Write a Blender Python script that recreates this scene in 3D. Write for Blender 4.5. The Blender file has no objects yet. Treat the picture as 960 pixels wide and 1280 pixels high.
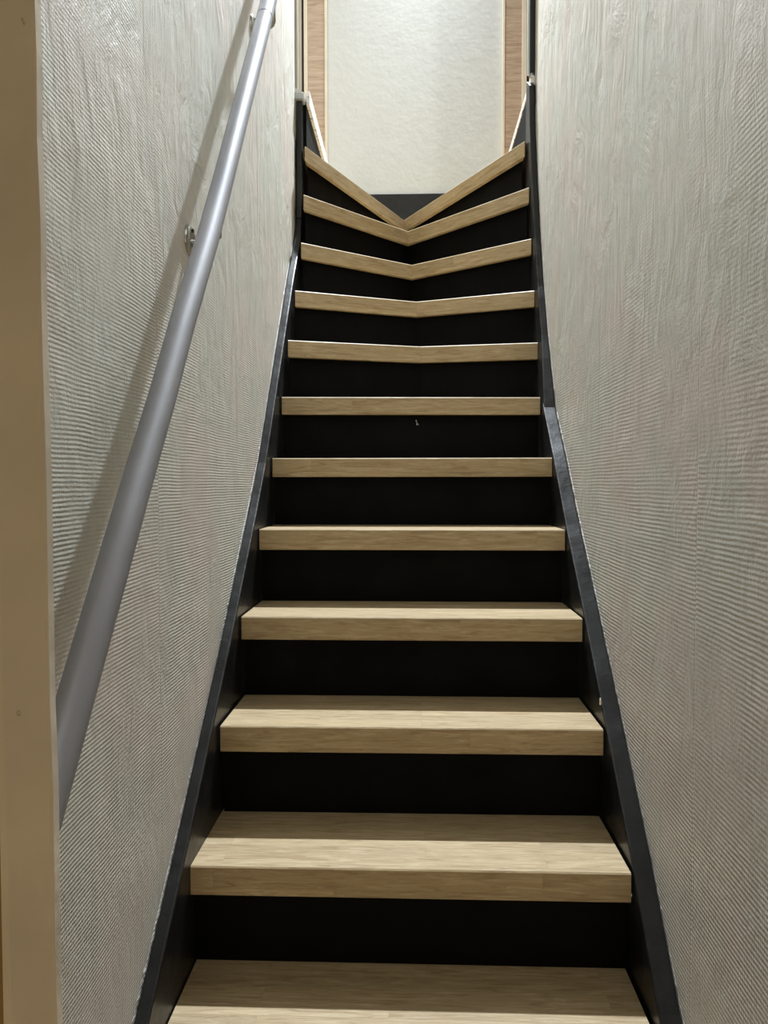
import bpy, bmesh, math, random
from mathutils import Vector, Matrix
random.seed(7)
S = bpy.context.scene
COL = S.collection
PI = math.pi

# ------------------------------------------------------------------ camera, light, exposure
YAW, PITCH, ROLL, CAM_Z, FPX = .0366, -.0369, -.0008, .9244, 965.0
cam_data = bpy.data.cameras.new('camera'); cam = bpy.data.objects.new('camera', cam_data)
COL.objects.link(cam); S.camera = cam
cam.matrix_world = (Matrix.Translation((0, 0, CAM_Z)) @ Matrix.Rotation(YAW, 4, 'Z')
                    @ Matrix.Rotation(PI/2 + PITCH, 4, 'X') @ Matrix.Rotation(ROLL, 4, 'Z'))
cam_data.sensor_fit = 'VERTICAL'; cam_data.sensor_height = 36; cam_data.lens = 36*FPX/1280
cam_data.clip_start = .02

W = bpy.data.worlds.new('world'); S.world = W; W.use_nodes = True
W.node_tree.nodes['Background'].inputs[0].default_value = (.5, .5, .5, 1)
W.node_tree.nodes['Background'].inputs[1].default_value = .02

def lamp(name, kind, loc, energy, color, size, rot=None):
    d = bpy.data.lights.new(name, kind); d.energy = energy; d.color = color
    if kind == 'AREA': d.size = size
    else: d.shadow_soft_size = size
    o = bpy.data.objects.new(name, d); o.location = loc
    if rot: o.rotation_euler = rot
    COL.objects.link(o); return o
sp = lamp('ceiling_spotlight', 'SPOT', (.10, 3.85, 4.85), 1480, (.84, .92, 1.0), .045)   # spotlight in the upstairs ceiling, tilted down the stairs
sp.data.spot_size = math.radians(86); sp.data.spot_blend = 1.0
sp.rotation_euler = (Vector((0, 1.55, .4)) - sp.location).to_track_quat('-Z', 'Y').to_euler()
lamp('hall_bulb', 'POINT', (-1.385, 1.73, 4.25), 46, (.90, .96, 1.0), .03)         # lamp of the hallway behind the left wall
el = lamp('entry_fill', 'AREA', (0, -1.78, .45), 8.5, (1, .83, .57), .9, (PI/2, 0, 0))   # unseen warm fill, added to brighten the post, lower walls and tread fronts
el.data.shape = 'RECTANGLE'; el.data.size_y = 1.5
S.cycles.diffuse_bounces = 8; S.cycles.max_bounces = 12
vs = S.view_settings
vs.view_transform = 'Standard'; vs.look = 'None'; vs.gamma = 1; vs.exposure = 0.0; vs.use_curve_mapping = False

# ------------------------------------------------------------------ material helpers
class NT:
    def __init__(s, name):
        s.m = bpy.data.materials.new(name); s.m.use_nodes = True
        s.t = s.m.node_tree; s.b = s.t.nodes['Principled BSDF']
    def n(s, typ, **kw):
        x = s.t.nodes.new(typ)
        for k, v in kw.items():
            if k.startswith('i_'):
                key = k[2:]
                x.inputs[int(key) if key.isdigit() else key.replace('_', ' ')].default_value = v
            else: setattr(x, k, v)
        return x
    def l(s, a, b): s.t.links.new(a, b)
    def val(s, v, sock):
        if hasattr(v, 'links') or hasattr(v, 'is_output'): s.l(v, sock)
        else: sock.default_value = v
    def math(s, op, a, b=None, c=None, clamp=False):
        x = s.n('ShaderNodeMath', operation=op, use_clamp=clamp)
        s.val(a, x.inputs[0])
        if b is not None: s.val(b, x.inputs[1])
        if c is not None: s.val(c, x.inputs[2])
        return x.outputs[0]
    def scale(s, vec, sx, sy, sz, loc=(0, 0, 0)):
        x = s.n('ShaderNodeMapping'); s.l(vec, x.inputs[0]); x.inputs['Scale'].default_value = (sx, sy, sz)
        x.inputs['Location'].default_value = loc
        return x.outputs[0]
    def noise(s, vec, sc, det=4, rough=.55, dist=0.0):
        x = s.n('ShaderNodeTexNoise'); s.l(vec, x.inputs['Vector']); x.inputs['Scale'].default_value = sc
        x.inputs['Detail'].default_value = det; x.inputs['Roughness'].default_value = rough
        x.inputs['Distortion'].default_value = dist
        return x.outputs[0]
    def ramp(s, f, stops):
        x = s.n('ShaderNodeValToRGB'); s.l(f, x.inputs[0]); e = x.color_ramp.elements
        while len(e) < len(stops): e.new(.5)
        for q, (p, c) in zip(e, stops): q.position = p; q.color = (*c, 1) if len(c) == 3 else c
        return x.outputs[0]
    def mix(s, f, a, b, mode='MIX'):
        x = s.n('ShaderNodeMix', data_type='RGBA', blend_type=mode); s.val(f, x.inputs[0])
        for v, k in ((a, 6), (b, 7)):
            if isinstance(v, tuple): x.inputs[k].default_value = (*v, 1)
            else: s.l(v, x.inputs[k])
        return x.outputs[2]
    def rng(s, f, a, b, c=0., d=1.):
        x = s.n('ShaderNodeMapRange'); s.l(f, x.inputs[0])
        for i, v in enumerate((a, b, c, d)): x.inputs[i+1].default_value = v
        return x.outputs[0]
    def bump(s, h, dist, strength=1., prev=None):
        x = s.n('ShaderNodeBump'); s.l(h, x.inputs['Height']); x.inputs['Distance'].default_value = dist
        x.inputs['Strength'].default_value = strength
        if prev is not None: s.l(prev, x.inputs['Normal'])
        return x.outputs[0]
    def pos(s): return s.n('ShaderNodeNewGeometry').outputs['Position']

def mat_plain(name, col, rough=.5, metal=0., coat=0., bump=0., bscale=60, vary=.1):
    k = NT(name); k.b.inputs['Base Color'].default_value = (*col, 1); k.b.inputs['Roughness'].default_value = rough
    k.b.inputs['Metallic'].default_value = metal; k.b.inputs['Coat Weight'].default_value = coat
    p = k.pos()
    v = k.noise(p, 7, 3); k.l(k.mix(1., col, k.ramp(v, [(.3, (1-vary,)*3), (.7, (1+vary*.6,)*3)]), 'MULTIPLY'), k.b.inputs['Base Color'])
    if bump: k.l(k.bump(k.noise(p, bscale, 3), bump), k.b.inputs['Normal'])
    return k.m

def mat_wallpaper(name, seam, tint, ribs, top=2.75):
    """painted ribbed wallpaper: horizontal ribs, smoothed by thick paint higher up, vertical trowel streaks"""
    k = NT(name); p = k.pos(); sp = k.n('ShaderNodeSeparateXYZ'); k.l(p, sp.inputs[0])
    Y, Z = sp.outputs[1], sp.outputs[2]
    side = k.math('GREATER_THAN', Y, seam)
    wob = k.noise(k.scale(p, 1, 3, 3), 2.2, 2)
    zz = k.math('ADD', Z, k.math('MULTIPLY', wob, .006))
    zz = k.math('ADD', zz, k.math('MULTIPLY', side, .0031))
    zz = k.math('ADD', zz, k.math('MULTIPLY', k.noise(k.scale(p, 1, 20, 40), 1.0, 2), .0022))
    rib = k.math('SINE', k.math('MULTIPLY', zz, 2*PI/ribs))
    rib = k.math('MULTIPLY_ADD', rib, .5, .5)
    yy = k.math('ADD', Y, k.math('MULTIPLY', k.noise(p, 9, 2), .02))
    rib2 = k.math('SINE', k.math('MULTIPLY', yy, 2*PI/.0052))
    low = k.rng(Z, .1, .75, .42, .12)
    weave = k.math('ADD', rib, k.math('MULTIPLY', k.math('MULTIPLY', rib2, low), 1.0))
    # paint-filled patches
    fill = k.noise(k.scale(p, 1, 1.3, .8), 2.4, 4, .6)
    height = k.math('ADD', Z, k.math('MULTIPLY', fill, 1.7))
    keep = k.rng(height, top-1.0, top, 1., .07)
    patch = k.rng(k.noise(k.scale(p, 1, 2.6, 1.2), 3.1, 4, .6), .38, .60, .25, 1.)
    amp = k.math('MULTIPLY', keep, patch)
    hgt = k.math('MULTIPLY', weave, amp)
    rot = k.n('ShaderNodeMapping'); k.l(p, rot.inputs[0]); rot.inputs['Rotation'].default_value = (.16, 0, 0)
    warp = k.n('ShaderNodeVectorMath', operation='MULTIPLY_ADD'); wn = k.n('ShaderNodeTexNoise'); k.l(p, wn.inputs['Vector']); wn.inputs['Scale'].default_value = 3.2
    k.l(wn.outputs['Color'], warp.inputs[0]); warp.inputs[1].default_value = (.0, .18, .32); k.l(rot.outputs[0], warp.inputs[2]); pw = warp.outputs[0]
    streak = k.noise(k.scale(pw, 4, 6.0, 1.9), 1.9, 6, .58, .8)
    st_amp = k.rng(Z, .9, 2.2, .25, 1.)
    fine = k.noise(p, 260, 2)
    nrm = k.bump(hgt, .00062)
    nrm = k.bump(k.math('MULTIPLY', streak, st_amp), .013, 1., nrm)
    nrm = k.bump(k.noise(k.scale(pw, 1, 3.6, 1.7), 7, 6, .66), .0034, 1., nrm)
    nrm = k.bump(fine, .0006, 1., nrm)
    seamd = k.math('ABSOLUTE', k.math('SUBTRACT', Y, seam))
    nrm = k.bump(k.rng(seamd, 0, .002, 0, 1), .0006, 1., nrm)
    k.l(nrm, k.b.inputs['Normal'])
    hue = k.noise(k.scale(p, 1, 1, 1, (tint, 0, 0)), 3.3, 3, .5)
    c = k.ramp(hue, [(.36, (.600, .600, .535)), (.50, (.630, .607, .545)), (.64, (.655, .592, .535))])
    dirt = k.rng(k.noise(p, 14, 5, .7), .3, .75, .90, 1.06)
    cc = k.n('ShaderNodeCombineColor')
    for i in range(3): k.l(dirt, cc.inputs[i])
    c = k.mix(1., c, cc.outputs[0], 'MULTIPLY')
    k.l(c, k.b.inputs['Base Color'])
    k.b.inputs['Roughness'].default_value = .50
    k.b.inputs['Specular IOR Level'].default_value = 1.0
    return k.m

def mat_oak(name, pale=1.0):
    """laminated oak: staves with their own tone, grain along u (UV in metres)"""
    k = NT(name); uv = k.n('ShaderNodeUVMap', uv_map='UVMap').outputs[0]
    rnd = k.n('ShaderNodeObjectInfo').outputs['Random']
    off = k.n('ShaderNodeCombineXYZ'); k.l(k.math('MULTIPLY', rnd, 37.), off.inputs[0]); k.l(k.math('MULTIPLY', rnd, 0.0), off.inputs[1])
    vec = k.n('ShaderNodeVectorMath', operation='ADD'); k.l(uv, vec.inputs[0]); k.l(off.outputs[0], vec.inputs[1]); v = vec.outputs[0]
    br = k.n('ShaderNodeTexBrick', offset=.37, offset_frequency=2, squash=1.0)
    k.l(v, br.inputs['Vector']); br.inputs['Scale'].default_value = 1
    br.inputs['Brick Width'].default_value = .62; br.inputs['Row Height'].default_value = .038
    br.inputs['Mortar Size'].default_value = .0004; br.inputs['Mortar Smooth'].default_value = .2; br.inputs['Bias'].default_value = 0
    br.inputs['Color1'].default_value = (0, 0, 0, 1); br.inputs['Color2'].default_value = (1, 1, 1, 1); br.inputs['Mortar'].default_value = (.5, .5, .5, 1)
    cell = br.outputs['Color']
    sep = k.n('ShaderNodeSeparateColor'); k.l(cell, sep.inputs[0]); cv = sep.outputs[0]
    # each stave gets its own slice of grain
    sh = k.n('ShaderNodeCombineXYZ'); k.l(k.math('MULTIPLY', cv, 5.), sh.inputs[2]); k.l(k.math('MULTIPLY', rnd, 9.), sh.inputs[1])
    v2 = k.n('ShaderNodeVectorMath', operation='ADD'); k.l(v, v2.inputs[0]); k.l(sh.outputs[0], v2.inputs[1]); v2 = v2.outputs[0]
    g1 = k.noise(k.scale(v2, 3.2, 34, 1), 2.6, 6, .62, 1.2)
    g2 = k.noise(k.scale(v2, 9, 260, 1), 3, 3, .6)
    ring = k.math('SINE', k.math('MULTIPLY', g1, 44.))
    base = k.ramp(g1, [(.25, (.310, .205, .098)), (.42, (.430, .315, .172)), (.56, (.520, .402, .238)), (.78, (.595, .485, .310))])
    r = k.rng(ring, -1, 1, .92, 1.05); f = k.rng(g2, .35, .7, .86, 1.06); t = k.rng(cv, 0, 1, .90*pale, 1.06*pale)
    mul = k.math('MULTIPLY', k.math('MULTIPLY', r, f), t)
    cc = k.n('ShaderNodeCombineColor')
    for i in range(3): k.l(mul, cc.inputs[i])
    c = k.mix(1., base, cc.outputs[0], 'MULTIPLY')
    k.l(k.mix(k.math('MULTIPLY', br.outputs['Fac'], .35), c, (.22, .15, .085)), k.b.inputs['Base Color'])
    k.b.inputs['Roughness'].default_value = .48; k.b.inputs['Specular IOR Level'].default_value = .35
    k.l(k.bump(g2, .0004), k.b.inputs['Normal'])
    return k.m

def mat_black(name, rough, base=.0105, bump=.0012):
    k = NT(name); p = k.pos()
    n = k.noise(p, 26, 5, .65)
    k.l(k.ramp(n, [(.3, (base*.7, base*.7, base*.72)), (.7, (base*1.5, base*1.5, base*1.45))]), k.b.inputs['Base Color'])
    k.l(k.rng(k.noise(p, 9, 4), .3, .7, rough-.07, rough+.10), k.b.inputs['Roughness'])
    k.b.inputs['Specular IOR Level'].default_value = .10 if rough > .5 else .38
    nr = k.bump(k.noise(k.scale(p, 1, 1, 1), 38, 4, .6), bump)
    nr = k.bump(k.noise(p, 8, 2), bump*2.5, 1., nr)
    k.l(nr, k.b.inputs['Normal'])
    return k.m

def mat_laminate(name):
    """oak laminate with the grain running across, as on the upstairs casings"""
    k = NT(name); p = k.pos()
    g = k.noise(k.scale(p, 5, 5, 42), 1.6, 5, .6, .8); g2 = k.noise(k.scale(p, 12, 12, 190), 1.2, 3)
    c = k.ramp(g, [(.28, (.33, .225, .150)), (.48, (.47, .345, .245)), (.7, (.56, .435, .325))])
    m = k.rng(g2, .3, .7, .9, 1.05); cc = k.n('ShaderNodeCombineColor')
    for i in range(3): k.l(m, cc.inputs[i])
    k.l(k.mix(1., c, cc.outputs[0], 'MULTIPLY'), k.b.inputs['Base Color']); k.b.inputs['Roughness'].default_value = .4
    return k.m

def mat_flaky(name):
    """white paint flaking off a brown wooden edge"""
    k = NT(name); p = k.pos()
    n = k.noise(k.scale(p, 1, 1, 2), 55, 4, .7)
    k.l(k.ramp(n, [(.36, (.20, .15, .11)), (.44, (.86, .84, .80))]), k.b.inputs['Base Color'])
    k.b.inputs['Roughness'].default_value = .6
    k.l(k.bump(n, .002), k.b.inputs['Normal']); return k.m

M = dict(
    wall_l=mat_wallpaper('painted_wallpaper_left', 1.344, 0., .0062),
    wall_r=mat_wallpaper('painted_wallpaper_right', 1.241, 5.3, .0080, 2.42),
    oak=mat_oak('laminated_oak'), black=mat_black('black_gloss_paint', .34), riser=mat_black('black_satin_paint', .62, .0018, .0007),
    laminate=mat_laminate('oak_laminate'), flaky=mat_flaky('flaking_white_paint'),
    white=mat_plain('white_wall_paint', (.63, .65, .635), .6, bump=.0012, bscale=30, vary=.02),
    plaster=mat_plain('plain_plaster', (.78, .76, .71), .8),
    cream=mat_plain('cream_edging', (.78, .70, .56), .4),
    jamb=mat_plain('beige_gloss_paint', (.74, .67, .55), .28, coat=.15, bump=.0022, bscale=17),
    jambwood=mat_plain('varnished_brown_wood', (.34, .22, .09), .4, bump=.002, bscale=40),
    steel=mat_plain('brushed_steel', (.42, .41, .37), .32, 1.),
    alu=mat_plain('satin_silver_tube', (.30, .30, .32), .52, .55, bump=.0002, bscale=200),
    beige=mat_plain('beige_door_paint', (.50, .47, .40), .5),
    greycap=mat_plain('worn_grey_paint', (.42, .43, .42), .5, bump=.002),
    dark=mat_plain('dark_gap', (.02, .012, .010), .7),
    chip=mat_plain('bare_plaster_chip', (.75, .70, .55), .8),
    floorwood=mat_plain('worn_floor_boards', (.30, .21, .13), .5),
)

# ------------------------------------------------------------------ mesh helpers
def link(name, me, m, parent=None):
    o = bpy.data.objects.new(name, me); COL.objects.link(o)
    if m: me.materials.append(m)
    if parent: o.parent = parent
    return o
def mesh(name, verts, faces, m, parent=None, uvs=None, smooth=False):
    me = bpy.data.meshes.new(name); me.from_pydata([tuple(v) for v in verts], [], faces)
    if uvs:
        ul = me.uv_layers.new(name='UVMap')
        for p in me.polygons:
            for li in p.loop_indices: ul.data[li].uv = uvs[me.loops[li].vertex_index] if not isinstance(uvs, dict) else uvs[(p.index, me.loops[li].vertex_index)]
    bm = bmesh.new(); bm.from_mesh(me); bmesh.ops.recalc_face_normals(bm, faces=bm.faces); bm.to_mesh(me); bm.free()
    if smooth: me.polygons.foreach_set('use_smooth', [True]*len(me.polygons))
    return link(name, me, m, parent)
def bevel(o, w, seg=2):
    b = o.modifiers.new('bevel', 'BEVEL'); b.width = w; b.segments = seg; b.limit_method = 'ANGLE'; b.angle_limit = .6; return o
def box(name, a, b, m, parent=None, bev=0):
    x0, y0, z0 = a; x1, y1, z1 = b
    v = [(x0,y0,z0),(x1,y0,z0),(x1,y1,z0),(x0,y1,z0),(x0,y0,z1),(x1,y0,z1),(x1,y1,z1),(x0,y1,z1)]
    o = mesh(name, v, [(0,3,2,1),(4,5,6,7),(0,1,5,4),(1,2,6,5),(2,3,7,6),(3,0,4,7)], m, parent)
    return bevel(o, bev) if bev else o
def structure(o): o['kind'] = 'structure'; return o
def tag(o, label=None, cat=None, group=None):
    if label: o['label'] = label
    if cat: o['category'] = cat
    if group: o['group'] = group
    return o
def empty(name, loc):
    o = bpy.data.objects.new(name, None); o.location = loc; COL.objects.link(o); o.empty_display_size = .1; return o
def local(o, parent):                      # parent while the mesh keeps its world coordinates
    o.parent = parent; o.matrix_parent_inverse = Matrix.Translation(parent.location).inverted(); return o
def tube(name, pts, r, m, seg=28, caps=True, rads=None):
    pts = [Vector(p) for p in pts]; vs_, fs = [], []
    up = Vector((1, 0, 0))
    for i, p in enumerate(pts):
        t = (pts[min(i+1, len(pts)-1)] - pts[max(i-1, 0)]).normalized()
        a = t.cross(up)
        if a.length < .1: a = t.cross(Vector((0, 1, 0)))
        a.normalize(); b = t.cross(a).normalized(); rr = rads[i] if rads else r
        for j in range(seg):
            w = 2*PI*j/seg; vs_.append(p + a*math.cos(w)*rr + b*math.sin(w)*rr)
    for i in range(len(pts)-1):
        for j in range(seg):
            k = (j+1) % seg; fs.append((i*seg+j, i*seg+k, (i+1)*seg+k, (i+1)*seg+j))
    if caps: fs.append(tuple(range(seg))); fs.append(tuple((len(pts)-1)*seg+j for j in range(seg)))
    o = mesh(name, vs_, fs, m, smooth=True)
    e = o.modifiers.new('edge', 'EDGE_SPLIT'); e.split_angle = .8
    return o
def prism_yz(name, poly, x0, x1, m, bev=0):
    n = len(poly)
    v = [(x0, y, z) for y, z in poly] + [(x1, y, z) for y, z in poly]
    f = [tuple(range(n)), tuple(range(2*n-1, n-1, -1))] + [(i, (i+1) % n, n+(i+1) % n, n+i) for i in range(n)]
    o = mesh(name, v, f, m)
    return bevel(o, bev) if bev else o

# ------------------------------------------------------------------ setting
WL, WR, YB, CEIL, LAND = -.447, .452, 4.012, 4.95, 2.43
Y_END, FLOOR, Y_DOOR = 2.985, -.40, .745
# left and right stairwell walls, a little uneven like old plaster
def wall(name, x, out, m, y0, y1, z0, z1, amp):
    ny, nz = 44, 70; v, f = [], []
    from mathutils import noise
    for j in range(nz+1):
        for i in range(ny+1):
            y = y0+(y1-y0)*i/ny; z = z0+(z1-z0)*j/nz
            edge = min(1, i/3, (ny-i)/3, j/3, (nz-j)/3)
            d = noise.noise(Vector((x*9, y*2.1, z*1.6)))*amp*edge
            v.append((x+d, y, z))
    for j in range(nz):
        for i in range(ny):
            a = j*(ny+1)+i; f.append((a, a+1, a+ny+2, a+ny+1))
    # back shell
    b = len(v); v += [(out, y0, z0), (out, y1, z0), (out, y1, z1), (out, y0, z1)]
    f.append((b, b+1, b+2, b+3))
    bot = [i for i in range(ny+1)]; top = [nz*(ny+1)+i for i in range(ny+1)]
    lf = [j*(ny+1) for j in range(nz+1)]; rt = [j*(ny+1)+ny for j in range(nz+1)]
    f += [tuple(bot+[b+1, b]), tuple(top+[b+2, b+3]), tuple(lf+[b+3, b]), tuple(rt+[b+2, b+1])]
    return structure(mesh(name, v, f, m, smooth=False))
wl = wall('wall_left', WL, WL-.10, M['wall_l'], Y_DOOR+.03, Y_END, FLOOR, CEIL, .002)
wr = wall('wall_right', WR, WR+.10, M['wall_r'], Y_DOOR+.03, Y_END-.06, FLOOR, CEIL, .002)
tag(wl, 'left stairwell wall in painted ribbed wallpaper behind the handrail')
tag(wr, 'right stairwell wall in painted ribbed wallpaper without a handrail')
for w in (wl, wr): w.data.polygons.foreach_set('use_smooth', [len(p.vertices) == 4 and p.area < .02 for p in w.data.polygons])
tag(structure(box('wall_back', (-2.2, YB, 2.0), (2.2, YB+.12, CEIL), M['white'])), 'white wall facing the top of the stairs')
structure(box('wall_hall_left', (-2.3, .775, LAND-.3), (-2.2, YB+.12, CEIL), M['plaster']))
structure(box('wall_hall_right', (2.2, .775, LAND-.3), (2.3, YB+.12, CEIL), M['plaster']))
structure(box('wall_hall_front', (-2.2, .675, FLOOR+2.0+.33), (2.2, .775, CEIL), M['plaster']))
structure(box('ceiling_upper', (-2.3, .675, CEIL), (2.3, YB+.12, CEIL+.1), M['plaster']))
structure(box('floor_landing_left', (-2.2, .775, LAND-.16), (WL-.10, YB, LAND), M['floorwood']))
structure(box('floor_landing_right', (WR+.10, .775, LAND-.16), (2.2, YB, LAND), M['floorwood']))
structure(box('floor_landing_left_edge', (WL-.10, 3.062, LAND-.16), (-.412, YB, LAND-.001), M['floorwood']))
structure(box('floor_landing_right_edge', (.449, 2.992, LAND-.16), (WR+.10, YB, LAND-.001), M['floorwood']))
# entry hall at the foot of the stairs (behind the camera)
structure(box('floor', (-1.5, -1.8, FLOOR-.1), (1.5, YB, FLOOR), M['floorwood']))
structure(box('ceiling_entry', (-1.5, -1.8, 2.1), (1.5, Y_DOOR, 2.2), M['plaster']))
structure(box('wall_entry_left', (-1.5, -1.8, FLOOR), (-1.4, Y_DOOR, 2.1), M['plaster']))
structure(box('wall_entry_right', (1.4, -1.8, FLOOR), (1.5, Y_DOOR, 2.1), M['plaster']))
structure(box('wall_entry_back', (-1.5, -1.9, FLOOR), (1.5, -1.8, 2.1), M['plaster']))
structure(box('wall_entry_front_left', (-1.4, Y_DOOR+.0, FLOOR), (-.52, Y_DOOR+.08, 2.33), M['plaster']))
structure(box('wall_entry_front_right', (.52, Y_DOOR+.0, FLOOR), (1.4, Y_DOOR+.08, 2.33), M['plaster']))
structure(box('wall_entry_front_top', (-.52, Y_DOOR+.0, 1.68), (.52, Y_DOOR+.08, 2.33), M['plaster']))

# door frame at the foot of the stairs: the beige post along the left edge of the view
df = structure(empty('door_1', (0, Y_DOOR, FLOOR)))
tag(df, 'beige painted door frame at the foot of the stairs, along the left edge')
J0, J1 = Y_DOOR-.01, Y_DOOR+.004
def post(xr, xl, name, m, y0, y1, n=26, wob=.0009):
    v, f = [], []
    for j in range(n+1):
        z = FLOOR+2.05*j/n; d = .0045 - (z-.92)*.006 + random.uniform(-1, 1)*wob
        for x, y in ((xr+d, y0+.002), (xr+d-.003, y0), (xl, y0), (xl, y1), (xr+d, y1)): v.append((x, y, z))
    for j in range(n):
        for i in range(5):
            k = (i+1) % 5; f.append((j*5+i, j*5+k, (j+1)*5+k, (j+1)*5+i))
    f += [tuple(range(5)), tuple(n*5+i for i in range(5))]
    return local(mesh(name, v, f, m), df)
post(-.3599, -.4040, 'door_jamb', M['jamb'], J0, J1)
tag(post(-.4040, -.4057, 'edge_highlight', M['cream'], J0-.001, J1, wob=.0005), 'pale strip coloured as the highlight along the post')  # cream strip stands in for the highlight on the post edge
tag(post(-.4057, -.520, 'door_stop', M['jambwood'], J0+.010, J1), 'bare brown wood strip of the door frame')
local(box('door_jamb', (.372, J0, FLOOR), (.52, J1, 1.65), M['jamb'], bev=.003), df)
local(box('door_head', (-.52, J0, 1.65), (.52, J1, 1.70), M['jamb'], bev=.003), df)
# knocks in the glossy paint of the post
def gouge(x, z, ln, wd, ang):
    v = []; n = 8
    for i in range(n):
        a = 2*PI*i/n; r = random.uniform(.75, 1.1)
        px, pz = math.cos(a)*wd*r, math.sin(a)*ln*r
        v.append((x+px*math.cos(ang)-pz*math.sin(ang), J0-.0008, z+px*math.sin(ang)+pz*math.cos(ang)))
    v.append((x, J0+.0012, z)); f = [(i, (i+1) % n, n) for i in range(n)]
    local(mesh('paint_dent', v, f, M['beige']), df)

# ------------------------------------------------------------------ staircase
st = empty('staircase', (0, 1.2, FLOOR))
tag(st, 'steep straight staircase with oak treads and black risers, forking into winders at the top', 'staircase')
RISE, TH, OV = .2, .056, .030
nose = {                                                # left end, right end (x, y) of every nosing
    -1: ((-.418, .997), (.406, .997)), 0: ((-.418, 1.2105), (.406, 1.2105)), 1: ((-.420, 1.423), (.407, 1.424)), 2: ((-.415, 1.638), (.407, 1.642)),
    3: ((-.416, 1.857), (.408, 1.857)), 4: ((-.416, 2.085), (.409, 2.082)), 5: ((-.416, 2.29), (.4105, 2.29)),
    6: ((-.415, 2.455), (.409, 2.500)), 7: ((-.412, 2.565), (.423, 2.643)), 8: ((-.410, 2.715), (.427, 2.749)),
    9: ((-.404, 2.826), (.425, 2.813)), 10: ((-.405, 2.902), (.423, 2.864)), 11: ((-.406, 2.952), (.418, 2.943))}
mids = {7: (.027, 2.703), 8: (.016, 2.899), 9: (-.002, 3.130), 10: (-.019, 3.337), 11: (-.041, 3.790)}
def inset(a, b, d):                                     # both ends moved along +y so that the line moves d square to itself
    dx, dy = b[0]-a[0], b[1]-a[1]; s = d*math.hypot(dx, dy)/abs(dx)
    return (a[0], a[1]+s), (b[0], b[1]+s)
def halves(k):
    L, R_ = nose[k]
    return [(L, mids[k]), (mids[k], R_)] if k in mids else [(L, R_)]
def uvproj(p, a, b, z0=0.):
    dx, dy = b[0]-a[0], b[1]-a[1]; n = math.hypot(dx, dy); ux, uy = dx/n, dy/n
    return ((p[0]-a[0])*ux+(p[1]-a[1])*uy, -(p[0]-a[0])*uy+(p[1]-a[1])*ux + z0)
def make_tread(k, a, b, back):
    z = k*RISE
    t0, t1 = inset(a, b, .0025), inset(a, b, .018)
    top = [t0[0], t0[1]] + back; bot = [t1[0], t1[1]] + back; n = len(top)
    v = [(x, y, z) for x, y in top] + [(x, y, z-.02) for x, y in bot]
    f = [tuple(range(n)), tuple(range(2*n-1, n-1, -1))] + [(i, (i+1) % n, n+(i+1) % n, n+i) for i in range(n)]
    o = mesh('tread', v, f, M['oak'], uvs=[uvproj(p[:2], a, b, .10) for p in v]); local(o, st)
    sec = [(0, -.0025), (.0025, 0), (.018, -.02), (.018, -TH), (.0015, -TH), (0, -TH+.0015)]
    uvv = [.0025, .0, .02, .06, .058, .056]
    v, uv, f = [], [], []; m = len(sec); NS = 2
    for s in range(NS):
        for (d, dz), w in zip(sec, uvv):
            e = inset(a, b, d)[s]; v.append((e[0], e[1], z+dz)); uv.append((uvproj(e, a, b)[0], .042-w))
    f = [(i, (i+1) % m, m+(i+1) % m, m+i) for i in range(m)] + [tuple(range(m)), tuple(range(2*m-1, m-1, -1))]
    ns = mesh('nosing', v, f, M['oak'], uvs=uv); ns.parent = o
    return o
def line_at(k, d): return [inset(a, b, d) for a, b in halves(k)]
for k in range(-1, 12):
    hs = halves(k)
    if k < 11: nx = line_at(k+1, OV+.018)
    for i, (a, b) in enumerate(hs):
        if k == 11:
            back = [(mids[11][0], YB), (-.428, YB), (-.428, a[1]+.07)] if i == 0 else [(.4485, YB), (mids[11][0], YB)]
            if i == 1: back = [(.4485, b[1]+.06), (.4485, YB), (mids[11][0], YB)]
        elif len(hs) == 1 and len(nx) == 1: back = [(b[0], nx[0][1][1]), (a[0], nx[0][0][1])]
        elif len(hs) == 1: back = [(b[0], nx[1][1][1]), nx[0][1], (a[0], nx[0][0][1])]
        else:
            s = nx[i]; back = [s[1], s[0]]
        make_tread(k, a, b, back)
# risers
for k in range(-1, 12):
    z0, z1 = (k-1)*RISE, k*RISE-.0205
    for (a, b), (c, d) in zip(line_at(k, OV), line_at(k, OV+.017)):
        v = [(p[0], p[1], z) for z in (z0+.0005, z1) for p in (a, b, d, c)]
        local(mesh('riser', v, [(0,3,2,1),(4,5,6,7),(0,1,5,4),(1,2,6,5),(2,3,7,6),(3,0,4,7)], M['riser']), st)
local(box('riser', (-.428, 3.03, 2.2005), (-.410, YB, LAND-.03), M['riser']), st)
local(box('riser', (.4395, 2.995, 2.2005), (.4485, YB, LAND-.03), M['riser']), st)

# strings (the black boards along both walls)
def nose_z(y): return (y-1.2105)/.2138*.2
le = [(.90, nose_z(.90)+.07), (1.187, .062), (1.404, .240), (1.60, .412), (1.774, .565), (2.071, .842), (2.214, .985), (2.408, 1.225), (2.550, 1.40),
      (2.746, 1.641), (2.887, 1.798), (2.972, 1.935)]
ls = prism_yz('string_board', [(.90, FLOOR)]+le+[(3.06, 1.935), (3.06, 1.6), (2.4, .9), (1.3, -.3), (1.2, FLOOR)], WL+.002, -.4205, M['black'], .004)
local(ls, st)
lu = prism_yz('string_board', [(2.972, 1.937), (2.985, 2.22), (2.990, 2.385), (3.03, 2.385), (3.06, 2.30), (3.06, 1.937)], WL+.002, -.4215, M['black'], .0035); local(lu, st)
tag(lu, 'upright black end board of the left string at the first landing edge')
cap = box('end_cap', (WL+.002, 2.975, 2.386), (-.413, 3.03, 2.412), M['greycap'], bev=.004); local(cap, st); tag(cap, 'worn grey-white cap on the left string end')
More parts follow.
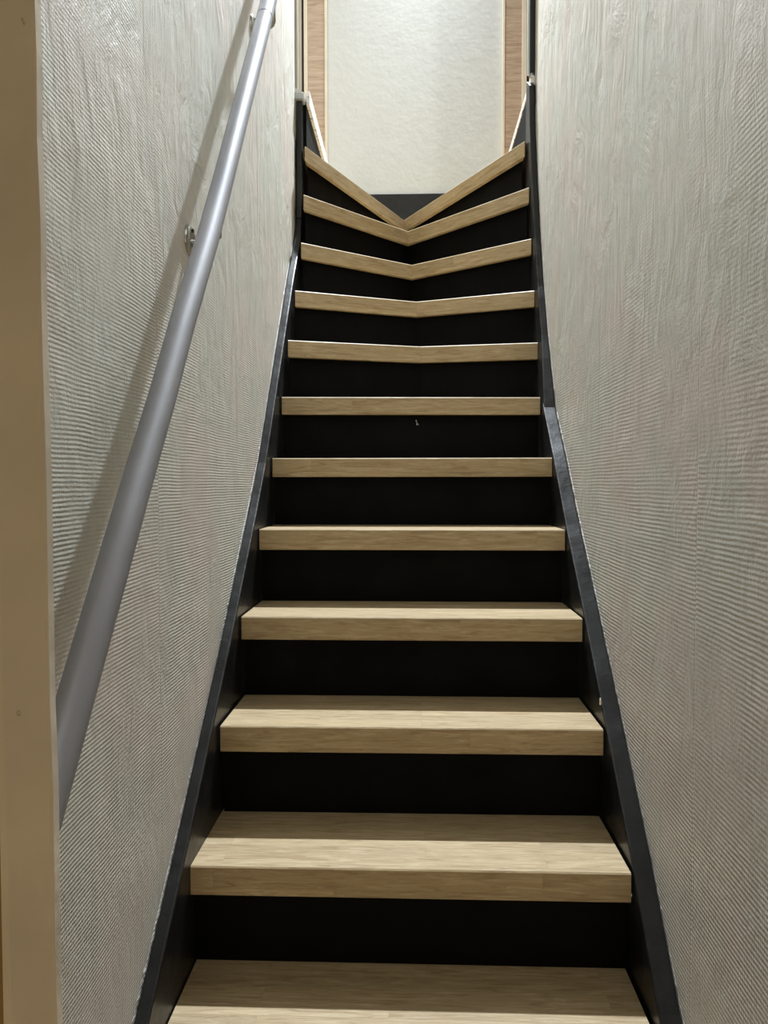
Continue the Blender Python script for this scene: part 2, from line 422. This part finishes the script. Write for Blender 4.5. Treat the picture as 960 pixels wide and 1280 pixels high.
re_ = [(.90, nose_z(.90)), (1.277, .035), (1.45, .222), (1.640, .402), (1.86, .607), (2.089, .812), (2.288, 1.008), (2.431, 1.137), (2.478, 1.182)]
rs = prism_yz('string_board', [(.90, FLOOR)]+re_+[(2.52, 1.08), (2.4, .9), (1.3, -.3), (1.2, FLOOR)], .4125, WR-.002, M['black'], .004); local(rs, st)
ru_e = [(2.458, 1.163), (2.490, 1.222), (2.60, 1.415), (2.690, 1.599), (2.762, 1.788), (2.835, 2.009), (2.893, 2.232), (2.905, 2.385)]
ru = prism_yz('string_board', ru_e+[(2.99, 2.44), (2.99, 1.6), (2.62, 1.16), (2.54, 1.155)], .4285, WR-.002, M['black']); local(ru, st)
for v_ in ru.data.vertices:
    if v_.co.x < .44: v_.co.x = .4145+.014*max(0, min(1, (v_.co.z-1.19)/.24))
bevel(ru, .004)
tag(ru, 'upper length of the right black string, lapping over the lower board')
for (x, y, z, s) in ((.4118, 1.693, .446, .009), (.4118, 1.44, .150, .003)):
    n = 9; v = [(x, y+math.cos(2*PI*i/n)*s*random.uniform(.4, 1.), z+math.sin(2*PI*i/n)*s*random.uniform(.7, 1.3)) for i in range(n)]
    v += [(x+.0012, p[1], p[2]) for p in v]
    c = mesh('paint_chip', v, [tuple(range(n)), tuple(range(n, 2*n))]+[(i, (i+1) % n, n+(i+1) % n, n+i) for i in range(n)], M['chip'])
    c.parent = rs; tag(c, 'small pale chip in the black paint')

fl = mesh('paint_chip', [(.010, 2.505, 1.128), (.014, 2.500, 1.130), (.016, 2.501, 1.119), (.022, 2.499, 1.114), (.013, 2.502, 1.112), (.0135, 2.506, 1.120)],
          [(0, 1, 2, 5), (5, 2, 3, 4)], M['greycap']); local(fl, st)
# torn edge of the wallpaper along the strings
def torn(name, parent, x, sgn, edge, m, y0, y1, lift=.0):
    v, f = [], []; y = y0; i = 0
    def ez(yy):
        for (a, b), (c, d) in zip(edge, edge[1:]):
            if a <= yy <= c: return b+(d-b)*(yy-a)/(c-a)
        return edge[-1][1]
    while y < y1:
        z = ez(y)+lift; h = random.uniform(.0003, .0022)*(2.5 if random.random() < .1 else 1); t = random.uniform(.0004, .0018)
        ny, nz = -.68, .73
        base = (y-ny*.004, z-nz*.004); tip = (y+ny*h, z+nz*h)
        v += [(x-sgn*.003, *base), (x+sgn*t, *base), (x+sgn*t*.5, *tip), (x-sgn*.003, *tip)]
        if i:
            a, b = (i-1)*4, i*4
            f += [(a+q, a+(q+1) % 4, b+(q+1) % 4, b+q) for q in range(4)]
        i += 1; y += random.uniform(.003, .008)
    f += [(0, 1, 2, 3), tuple((i-1)*4+q for q in range(4))]
    return mesh(name, v, f, m, parent)
torn('wallpaper_edge', wl, WL, 1, le, M['wall_l'], .95, 2.96)
torn('wallpaper_edge', wr, WR, -1, re_, M['wall_r'], .95, 2.44, .001)
torn('wallpaper_edge', wr, WR, -1, ru_e, M['wall_r'], 2.49, 2.90, .001)

# dark skirting under the white wall, white flaking landing edges
tag(structure(box('baseboard_back', (-.41, YB-.014, 2.2005), (.455, YB, 2.402), M['black'], bev=.002)), 'black skirting board under the white wall')
tag(structure(box('trim_1', (-.412, 3.03, LAND-.042), (-.398, YB-.001, LAND+.012), M['flaky'])), 'flaking white edge of the left landing')
tag(structure(box('trim_2', (.4375, 2.93, LAND-.024), (.449, YB-.001, LAND+.002), M['flaky'])), 'flaking white edge of the right landing')

# ------------------------------------------------------------------ upstairs doors either side of the white wall
def casing(name, xs, sgn, label):
    r = structure(empty(name, (xs[0], YB, LAND))); tag(r, label)
    z1 = LAND+2.05
    e0, e1, w1, e2 = xs
    def b(nm, a, c, y0, m, bev=.0015):
        return local(box(nm, (min(a, c), y0, LAND-.0), (max(a, c), YB-.0005, z1), m, bev=bev), r)
    b('edge_strip', e0, e1, YB-.020, M['cream']); b('casing_board', e1, w1, YB-.017, M['laminate']); b('edge_strip', w1, e2, YB-.024, M['cream'])
    b('shadow_gap', e2, e2+sgn*.012, YB-.004, M['dark'])
    lf = b('door_leaf', e2+sgn*.012, e2+sgn*.80, YB-.012, M['beige'])
    h = tube('door_handle', [(e2+sgn*.07, YB-.012, LAND+1.02), (e2+sgn*.07, YB-.06, LAND+1.02), (e2+sgn*.075, YB-.065, LAND+1.02), (e2+sgn*.19, YB-.065, LAND+1.02)], .009, M['steel'], 12)
    h.parent = lf; h.matrix_parent_inverse = lf.matrix_parent_inverse.copy() if False else Matrix.Identity(4)
    local(box('casing_board', (min(e1, e2+sgn*.9), YB-.017, z1), (max(e1, e2+sgn*.9), YB-.0005, z1+.09), M['laminate'], bev=.0015), r)
    return r
casing('door_2', (-.435, -.447, -.533, -.552), -1, 'oak laminate door casing left of the white wall')
casing('door_3', (.454, .466, .551, .575), 1, 'oak laminate door casing right of the white wall')
# corner posts at the ends of the stairwell walls
tag(structure(box('trim_3', (WR-.018, 2.926, 2.44), (WR+.10, 2.950, CEIL), M['black'], bev=.002)), 'black corner post on the end of the right wall')
tag(structure(box('trim_4', (WR-.026, 2.936, 2.44), (WR-.0181, 2.950, CEIL), M['white'], bev=.001)), 'thin white strip coloured as the lit edge of the black corner post')  # white colour imitates light catching the edge of the post
tag(structure(box('trim_5', (WL-.10, Y_END+.0005, LAND), (WL+.010, Y_END+.020, CEIL), M['beige'], bev=.003)), 'beige corner strip on the end of the left wall')

# ------------------------------------------------------------------ handrail
RAIL = [(-.378, .740, .555), (-.378, .775, .597), (-.378, .830, .664), (-.378, .893, .740), (-.378, 1.051, .929), (-.378, 1.157, 1.051), (-.378, 1.272, 1.194),
        (-.378, 1.428, 1.373), (-.378, 1.554, 1.531), (-.378, 1.695, 1.714), (-.378, 1.864, 1.932), (-.378, 2.068, 2.196), (-.378, 2.95, 3.33)]
PATH = [Vector(p) for p in RAIL]
RD = PATH[-1]-PATH[0]
def rp(y):
    for p, q in zip(PATH, PATH[1:]):
        if y <= q.y or q is PATH[-1]: return p + (q-p)*((y-p.y)/(q.y-p.y))
def run(y0, y1): return [rp(y0)] + [p for p in PATH if y0+.02 < p.y < y1-.02] + [rp(y1)]
hr = empty('handrail', rp(.76)); RR = .0208
tag(hr, 'silver tubular handrail climbing the left wall on round brackets', 'handrail')
local(tube('rail_tube', run(.758, 2.002), RR, M['alu'], 40), hr)
local(tube('rail_tube', run(2.0045, 2.93), RR, M['alu'], 40), hr)
local(tube('rail_joint', [rp(2.0015), rp(2.005)], RR-.0012, M['dark'], 32), hr)
local(tube('rail_end', [rp(.7525), rp(.755), rp(.7579)], RR, M['alu'], 32, rads=[RR*.7, RR*.96, RR]), hr)
def bracket(y, z):
    br = empty('bracket', (WL, y, z)); local(br, hr)
    def sub(o): o.parent = br; o.matrix_parent_inverse = (Matrix.Translation(br.location)).inverted(); return o
    x0 = WL-.001
    sub(tube('rosette', [(x0, y, z), (x0+.005, y, z), (x0+.0085, y, z), (x0+.0095, y, z)], .03, M['steel'], 32, rads=[.0295, .0295, .026, .020]))
    top = rp(y); xa = top.x-.007
    d = RD.normalized(); el = Vector((xa, y, z))
    foot = rp(y); foot = foot + d*((el-foot).dot(d))
    nrm = (el-foot); nrm.x = 0; nrm.normalize(); c = Vector((foot.x, foot.y, foot.z)) + nrm*(RR+.001)
    q = c-el
    pts = [(x0+.008, y, z-.006), (x0+.02, y, z-.0065), (xa-.016, y, z-.004), (xa-.005, y+q.y*.04, z+.002), (xa, y+q.y*.16, z+q.z*.16), tuple(c)]
    sub(tube('arm', pts, .0062, M['steel'], 14))
    sub(tube('saddle', [c-d*.025, c-d*.02, c+d*.02, c+d*.025], .007, M['steel'], 12, rads=[.003, .007, .007, .003]))
    for dz in (.017,):
        sub(tube('screw', [(x0+.0095, y-.004, z+dz), (x0+.0125, y-.004, z+dz)], .0036, M['dark'], 12))
bracket(1.547, 1.411); bracket(2.185, 2.197)

gouge(-.377, 1.392, .009, .0015, .75); gouge(-.3685, 1.362, .004, .001, .4); gouge(-.385, .70, .003, .002, .3)
